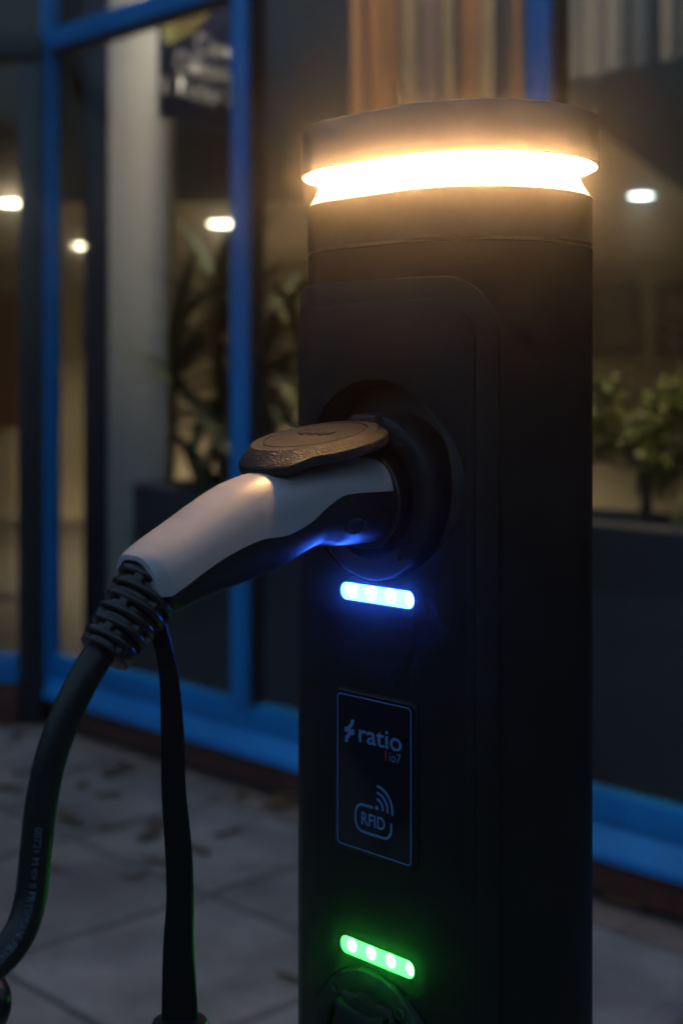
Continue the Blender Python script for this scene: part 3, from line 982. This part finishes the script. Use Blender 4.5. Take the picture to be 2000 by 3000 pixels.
# sockets: domed ring with screws, hinged lid
def socket_ring(z, lens_hole=True):
    prof = [(0.0600, -0.066), (0.0600, -0.0935), (0.0588, -0.0960), (0.0560, -0.0975), (0.0470, -0.0985), (0.0440, -0.0972), (0.0420, -0.0930), (0.0405, -0.0700), (0.0395, -0.0690)]
    e = loft('socket_ring', [disc_ring(r_, y_, SOCK_X, z) for r_, y_ in prof], 'ring', post, False, False)
    for a in (52, 128, 232, 308):
        sx, sz = SOCK_X + 0.0515 * math.cos(R(a)), z + 0.0515 * math.sin(R(a))
        s = loft('screw', [disc_ring(0.0042, -0.0975, sx, sz, 16), disc_ring(0.0042, -0.0986, sx, sz, 16), disc_ring(0.0034, -0.0989, sx, sz, 16), disc_ring(0.0026, -0.0980, sx, sz, 16), disc_ring(0.0024, -0.0965, sx, sz, 16)], 'hole', e, True, True)
    return e
RZ = Z0 - 0.079
sr = socket_ring(RZ)
loft('socket_face', [disc_ring(0.0394, -0.0695, SOCK_X, RZ), disc_ring(0.0392, -0.0715, SOCK_X, RZ)], 'hole', post)
sl = socket_ring(LO_Z)

def lid_mesh(name, parent_loc, rot, m):
    """round lid: local +z is its outer face, hinge at x=0, lid extends along -y; radius 5 cm, pad engraved on top, finger tab at the free end"""
    Rl, n = 0.050, 72
    def outline(scale, z, tabk=1.0, dy=0.0):
        ring = []
        for i in range(n):
            a = 2 * math.pi * i / n
            x, y = Rl * scale * math.cos(a), Rl * scale * math.sin(a)
            f = max(0.0, -math.sin(a))                      # 1 at the free end
            t = max(0.0, min(1.0, (f - 0.70) / 0.16))
            y -= 0.0065 * t * tabk
            ring.append(Vector((x, y - 0.050 + dy, z - 0.0036 * t * tabk)))
        return ring
    rings = [outline(0.86, -0.0120, .4), outline(0.985, -0.0120, 1), outline(1.0, -0.0108, 1), outline(1.0, -0.0064, 1), outline(0.992, -0.0054, .95), outline(0.905, -0.0016, .15), outline(0.885, -0.0005, 0), outline(0.74, 0.0, 0)]
    rings += [outline(0.728, -0.0011, 0), outline(0.712, -0.0011, 0), outline(0.700, 0.0, 0), outline(0.3, 0.0004, 0), outline(0.02, 0.0005, 0)]
    e = loft(name, rings, m, post, True, True, sharp=24)
    e.location = parent_loc; e.rotation_euler = rot
    return e
# open lid resting on the plug: hinge at the top of the ring, sloping down away from the post
lid = lid_mesh('socket_lid', (SOCK_X, -0.100, RZ + 0.0560), (R(12), 0, 0), 'lid'); lid['label'] = 'lifted grained round lid resting on the plug'
for k in range(7):                                          # raised marks moulded in the lid pad
    bx = -0.014 + k * 0.0047
    b = box('raised_mark', bx - 0.0014, bx + 0.0014, -0.052 - 0.0025 * (k % 2), -0.046 + 0.002 * ((k + 1) % 2), 0.0002, 0.0014, 'lid', lid, 0.0003, 1)
box('hinge_block', SOCK_X - 0.013, SOCK_X + 0.013, -0.104, -0.088, RZ + 0.046, RZ + 0.0585, 'ring', post, 0.003)
# closed lid of the lower socket
lo_lid = lid_mesh('socket_lid', (SOCK_X, -0.1005, LO_Z + 0.0475), (R(90), 0, 0), 'lid')
lo_lid.scale = (0.80, 0.95, 0.9)
lo_lid['label'] = 'closed lid of the lower socket'
box('hinge_slot', SOCK_X - 0.0255, SOCK_X + 0.0255, -0.1000, -0.0900, LO_Z + 0.008, LO_Z + 0.0415, 'hole', post, 0.002)
hv = []; hf = []
for k in range(13):                                          # hinge leaf of the lid, its upper edge hollowed
    f = k / 12 * 2 - 1
    zt = LO_Z + 0.0375 - 0.0045 * (1 - f * f)
    for y, z in ((-0.0985, LO_Z - 0.02), (-0.1075, LO_Z - 0.02), (-0.1075, zt - 0.004), (-0.1060, zt - 0.0008), (-0.0985, zt)):
        hv.append((SOCK_X + f * 0.0235, y, z))
for k in range(12):
    for q in range(5):
        a, b = k * 5 + q, k * 5 + (q + 1) % 5
        hf.append((a, b, b + 5, a + 5))
hf += [tuple(range(5)), tuple(range(60, 65))]
build('hinge_leaf', hv, hf, 'ring', post, sharp=40)

# ================================================================== PLUG, CABLE AND STRAP
PR = empty('charging_plug', (PX[0], PX[1], 0), ANG)
tag(PR, 'grey and black charging plug with ribbed cable pushed into the upper socket', 'charging plug')
def pl(s, h, x=SOCK_X):
    return Vector((x, -(RB + s), Z0 + h))
#        s      centre   half-h  half-w  split(z rel. centre)
ST = [(-0.012, -0.0810, 0.0290, 0.0290, 0.008),
      (0.020, -0.0810, 0.0295, 0.0295, 0.008),
      (0.050, -0.0808, 0.0297, 0.0295, 0.008),
      (0.064, -0.0800, 0.0292, 0.0288, 0.006),
      (0.078, -0.0808, 0.0287, 0.0275, 0.000),
      (0.092, -0.0845, 0.0297, 0.0262, -0.0055),
      (0.112, -0.0900, 0.0322, 0.0256, -0.0070),
      (0.134, -0.0955, 0.0318, 0.0252, -0.0030),
      (0.158, -0.1035, 0.0285, 0.0248, -0.0020),
      (0.176, -0.1103, 0.0258, 0.0244, -0.0030),
      (0.193, -0.1170, 0.0240, 0.0240, -0.0050),
      (0.203, -0.1212, 0.0226, 0.0232, -0.0060)]
STn = 60
stv = smooth_path([Vector((a[0], a[1], a[2])) for a in ST], STn)
stw = smooth_path([Vector((a[3], a[4], 0)) for a in ST], STn)
def section(k, f0, f1, n, grow):
    """points on section k; angle runs from f0 to f1 (radians, 0 = +x side, 90 = top)"""
    s, h, hh = stv[k]; hw, sp, _ = stw[k]
    a = stv[min(k + 1, STn - 1)]; b = stv[max(k - 1, 0)]
    slope = math.atan2(a.y - b.y, a.x - b.x)
    tilt = slope * 0.62
    pts = []
    for i in range(n):
        t = f0 + (f1 - f0) * i / (n - 1)
        c, sn = math.cos(t), math.sin(t)
        e = 2 / 2.7
        x = (hw + grow) * math.copysign(abs(c) ** e, c)
        v = (hh + grow) * math.copysign(abs(sn) ** e, sn)
        pts.append(Vector((SOCK_X + x, -(RB + s + v * math.sin(-tilt)), Z0 + h + v * math.cos(tilt))))
    return pts
def split_angle(k):
    hh = stv[k].z; sp = stw[k].y
    q = max(-0.98, min(0.98, sp / hh))
    return math.copysign(abs(math.asin(math.copysign(abs(q) ** (2.7 / 2), q))), q)
top_r = []; grip_r = []
for k in range(STn):
    sa = split_angle(k)
    top_r.append(section(k, sa, math.pi - sa, 34, 0.0006))
    grip_r.append(section(k, 0, 2 * math.pi - 2 * math.pi / 48, 48, 0.0))
# close the shell's lower lip against the grip
top_closed = []
for k, r_ in enumerate(top_r):
    s_in = section(k, split_angle(k), math.pi - split_angle(k), 34, -0.0015)
    top_closed.append(r_ + list(reversed(s_in)))
# the shell's rounded outer end
endk = STn - 1
def end_round(ring, d, shrink):
    c = sum(ring, Vector()) / len(ring)
    ax = (pl(stv[endk].x, stv[endk].y) - pl(stv[endk - 3].x, stv[endk - 3].y)).normalized()
    return [c + (p - c) * shrink + ax * d for p in ring]
loft('top_shell', top_closed + [end_round(top_closed[-1], 0.0018, 0.985), end_round(top_closed[-1], 0.0050, 0.93), end_round(top_closed[-1], 0.0085, 0.84), end_round(top_closed[-1], 0.0092, 0.70)], 'shell', PR, sharp=40)
loft('grip', grip_r + [end_round(grip_r[-1], 0.002, 0.96), end_round(grip_r[-1], 0.0035, 0.86), end_round(grip_r[-1], 0.0042, 0.5)], 'grip', PR, sharp=50)
# collar that meets the socket, finger guard under the head, screw recess
loft('collar', [disc_ring(0.0340, -0.080, SOCK_X, Z0 - 0.081), disc_ring(0.0350, -0.088, SOCK_X, Z0 - 0.081), disc_ring(0.0350, -0.1005, SOCK_X, Z0 - 0.081), disc_ring(0.0338, -0.1020, SOCK_X, Z0 - 0.081)], 'grip', PR)
gh = Vector((SOCK_X + 0.0285, -(RB + 0.052), Z0 - 0.0956))
nrm = Vector((0.86, 0, -0.5)).normalized(); tx = Vector((0, 1, 0)); tz = nrm.cross(tx)
def ell(a_, b_, off): return [gh + nrm * off + tx * (a_ * math.cos(2 * math.pi * i / 24)) + tz * (b_ * math.sin(2 * math.pi * i / 24)) for i in range(24)]
loft('screw_recess', [ell(0.0082, 0.0058, -0.003), ell(0.0082, 0.0058, 0.0006), ell(0.0072, 0.0050, 0.0010), ell(0.0062, 0.0042, -0.001), ell(0.0056, 0.0036, -0.0025)], 'hole', PR, True, True)

# strain relief: a tapered sleeve with staggered slots
p0, p1 = pl(0.1945, -0.1160), pl(0.2365, -0.1620)
ax = (p1 - p0).normalized(); Ln = (p1 - p0).length
e1 = Vector((1, 0, 0)); e1 = (e1 - ax * e1.dot(ax)).normalized(); e2 = ax.cross(e1)
NA, NS = 96, 150
vs = []; fs = []
for k in range(NS + 1):
    f = k / NS
    base = 0.0230 - 0.0066 * f
    for i in range(NA):
        a = 2 * math.pi * i / NA
        # slots: seven rows, alternate rows turned by a quarter
        row = f * 7.4 - 0.35
        ri = math.floor(row); rf = row - ri
        depth = 0.0
        if 0 <= ri < 7:
            edge_r = min(rf - 0.34, 0.82 - rf) / 0.07
            ph = (a * 1.5 / math.pi + (0.5 if ri % 2 else 0.0)) % 1.0
            edge_a = min(ph - 0.08, 0.92 - ph) / 0.03
            depth = max(0, min(1, edge_r)) * max(0, min(1, edge_a))
        rib = 0.0009 * max(0.0, math.cos((rf - 0.08) * 2 * math.pi)) if 0 <= ri < 7 else 0.0007
        rr = base + rib - depth * 0.0036
        if f < 0.03: rr -= 0.002 * (1 - f / 0.03)
        if f > 0.975: rr -= 0.0022 * ((f - 0.975) / 0.025) ** 2
        vs.append(p0 + ax * (Ln * f) + (e1 * math.cos(a) + e2 * math.sin(a)) * rr)
for k in range(NS):
    for i in range(NA):
        j = (i + 1) % NA
        fs.append((k * NA + i, k * NA + j, (k + 1) * NA + j, (k + 1) * NA + i))
fs.append(tuple(range(NA))); fs.append(tuple(range(NS * NA, NS * NA + NA)))
build('strain_relief', vs, fs, 'relief', PR, sharp=60)

# world -> plug-local helper for cable points given as picture coordinates with a depth
RT = Matrix.Rotation(-ANG, 3, 'Z')
def wl(px, py, y):
    w = Vector(((px - 1000) / 4167 * y, y, CAM_H - (py - 1130) / 4167 * y))
    return RT @ (w - Vector((PX[0], PX[1], 0)))
cab = [wl(325, 1880, .862), wl(275, 1940, .853), wl(212, 2056, .846), wl(155, 2202, .842), wl(123, 2345, .840), wl(106, 2489, .838), wl(90, 2632, .835),
       wl(52, 2745, .828), wl(-30, 2835, .815), wl(-140, 2880, .80), wl(-250, 2940, .81), wl(-270, 3060, .84), wl(-150, 3110, .87), wl(-40, 3010, .88), wl(-12, 2925, .865),
       wl(-60, 2860, .90), wl(-150, 2870, .95), wl(-200, 3000, 1.0), wl(-120, 3300, 1.02), wl(0, 3700, 1.05), wl(200, 4200, 1.1)]
CN = 220
cab_path = smooth_path(cab, CN)
cable = tube('cable', cab, 0.0095, 'cable', PR, n=CN, sides=20)

# print along the cable, bent onto its surface on the side seen from in front
def cable_text(body, i0, size, side):
    me = text_mesh(body, size)
    xs = [v.co.x for v in me.vertices]
    base = min(xs)
    acc = [0.0]
    for k in range(1, CN): acc.append(acc[-1] + (cab_path[k] - cab_path[k - 1]).length)
    eye = RT @ (Vector((0, 0, CAM_H)) - Vector((PX[0], PX[1], 0)))
    s0 = acc[i0]
    for v in me.vertices:
        s = s0 + (v.co.x - base)
        k = max(1, min(CN - 2, next((q for q in range(CN) if acc[q] >= s), CN - 2)))
        f = (s - acc[k - 1]) / max(1e-9, acc[k] - acc[k - 1])
        p = cab_path[k - 1].lerp(cab_path[k], f)
        t = (cab_path[k + 1] - cab_path[k - 1]).normalized()
        toe = (eye - p); toe = (toe - t * toe.dot(t)).normalized()
        sd = t.cross(toe)
        ang = side - (v.co.y - size * 0.35) / 0.0095
        v.co = p + (toe * math.cos(ang) + sd * math.sin(ang)) * 0.00965
    return link('lettering', me, 'print', cable, smooth=False)
def nearest_i(px, py):
    tgt = wl(px, py, .838)
    return min(range(0, 90), key=lambda k: (cab_path[k] - tgt).length)
cable_text('00721 M', nearest_i(113, 2420), 0.0062, -0.05)
cable_text('<> II PRYSMIAN  PRYCHARGE', nearest_i(104, 2530), 0.0062, -0.05)

# strap of the dust cap hanging from the sleeve collar
sp = [(462, 1836, .885), (478, 1890, .885), (496, 1990, .884), (505, 2144, .883), (509, 2316, .882), (523, 2489, .881), (528, 2632, .880), (524, 2783, .879), (527, 2985, .878)]
spp = smooth_path([wl(*p) for p in sp], 70)
wd = smooth_path([Vector((a, b, 0)) for a, b in ((.0120, -8), (.0110, -5), (.0120, 6), (.0142, 14), (.0152, 10), (.0165, -4), (.0172, -12), (.0195, -6), (.0225, 2))], 70)
rings = []
camx = RT @ Vector((1, 0, 0)); camy = RT @ Vector((0, 1, 0))
for k, p in enumerate(spp):
    w, tw, _ = wd[k]
    t = (spp[min(k + 1, 69)] - spp[max(k - 1, 0)]).normalized()
    a = R(tw)
    ux = (camx * math.cos(a) + camy * math.sin(a)); ux = (ux - t * ux.dot(t)).normalized(); nn = t.cross(ux)
    th = 0.0022
    c = []
    for qx, qy in ((-1, -.5), (-.96, -1), (0, -1.15), (.96, -1), (1, -.5), (1, .5), (.96, 1), (0, 1.15), (-.96, 1), (-1, .5)):
        c.append(p + ux * (qx * w / 2) + nn * (qy * th))
    rings.append(c)
loft('strap', rings, 'strap', PR, sharp=50)
cc = wl(527, 3060, .878)
def capring(r_, z_): return [cc + Vector((r_ * math.cos(2 * math.pi * i / 48), r_ * math.sin(2 * math.pi * i / 48), z_)) for i in range(48)]
loft('dust_cap', [capring(0.0185, -0.05), capring(0.0185, 0.006), capring(0.0182, 0.0115), capring(0.0165, 0.0145), capring(0.0120, 0.0158), capring(0.002, 0.0162)], 'grip', PR)

# ================================================================== fallen leaves
def dead_leaf(seed):
    r = random.Random(seed)
    n = 14; vs = [(0, 0, 0.004)]; fs = []
    for i in range(n):
        a = 2 * math.pi * i / n
        q = 0.5 + 0.5 * abs(math.cos(a)) ** 0.8 + r.uniform(-.18, .18)
        x, y = 0.05 * q * math.cos(a), 0.028 * q * math.sin(a)
        vs.append((x, y, 0.003 + 0.012 * r.random() * q))
    for i in range(n): fs.append((0, 1 + i, 1 + (i + 1) % n))
    b = len(vs)
    vs += [(v[0], v[1], v[2] - 0.0012) for v in vs[:b]]
    for i in range(n):
        fs.append((b, b + 1 + (i + 1) % n, b + 1 + i)); fs.append((1 + i, b + 1 + i, b + 1 + (i + 1) % n, 1 + (i + 1) % n))
    return pymesh('fallen_leaf', vs, fs)
lm = [dead_leaf(k) for k in range(5)]
spots = [(100, 2095, 1.0), (345, 2175, 1.2), (70, 2265, .9), (340, 2258, 1.5), (320, 2332, 1.0), (200, 2402, 1.3), (20, 2310, 1.3), (335, 2425, .7),
         (440, 2448, 1.2), (470, 2410, 1.0), (470, 2525, .9), (575, 2490, 1.1), (390, 2565, .6), (672, 2440, .9), (705, 2330, 1.0), (820, 2350, 1.6), (845, 2362, 1.2),
         (850, 2865, .7), (165, 2545, .6), (1790, 2635, .8), (1835, 2650, .9), (1930, 2620, .8), (600, 2240, .9), (50, 2160, 1.0), (240, 2300, .8)]
for k, (px, py, s) in enumerate(spots):
    y = (CAM_H - 0.004) * 4167 / (py - 1130)
    o = link('fallen_leaf', lm[k % 5] if k >= 5 else lm[k], 'deadleaf' if k < 5 else None)
    o.location = ((px - 1000) / 4167 * y, y, 0.001)
    o.rotation_euler = (0, 0, rnd.uniform(0, 6.28)); o.scale = (s, s, s)
    tag(o, 'small brown fallen leaf lying on the grey paving', 'leaf', 'fallen leaves on the paving')
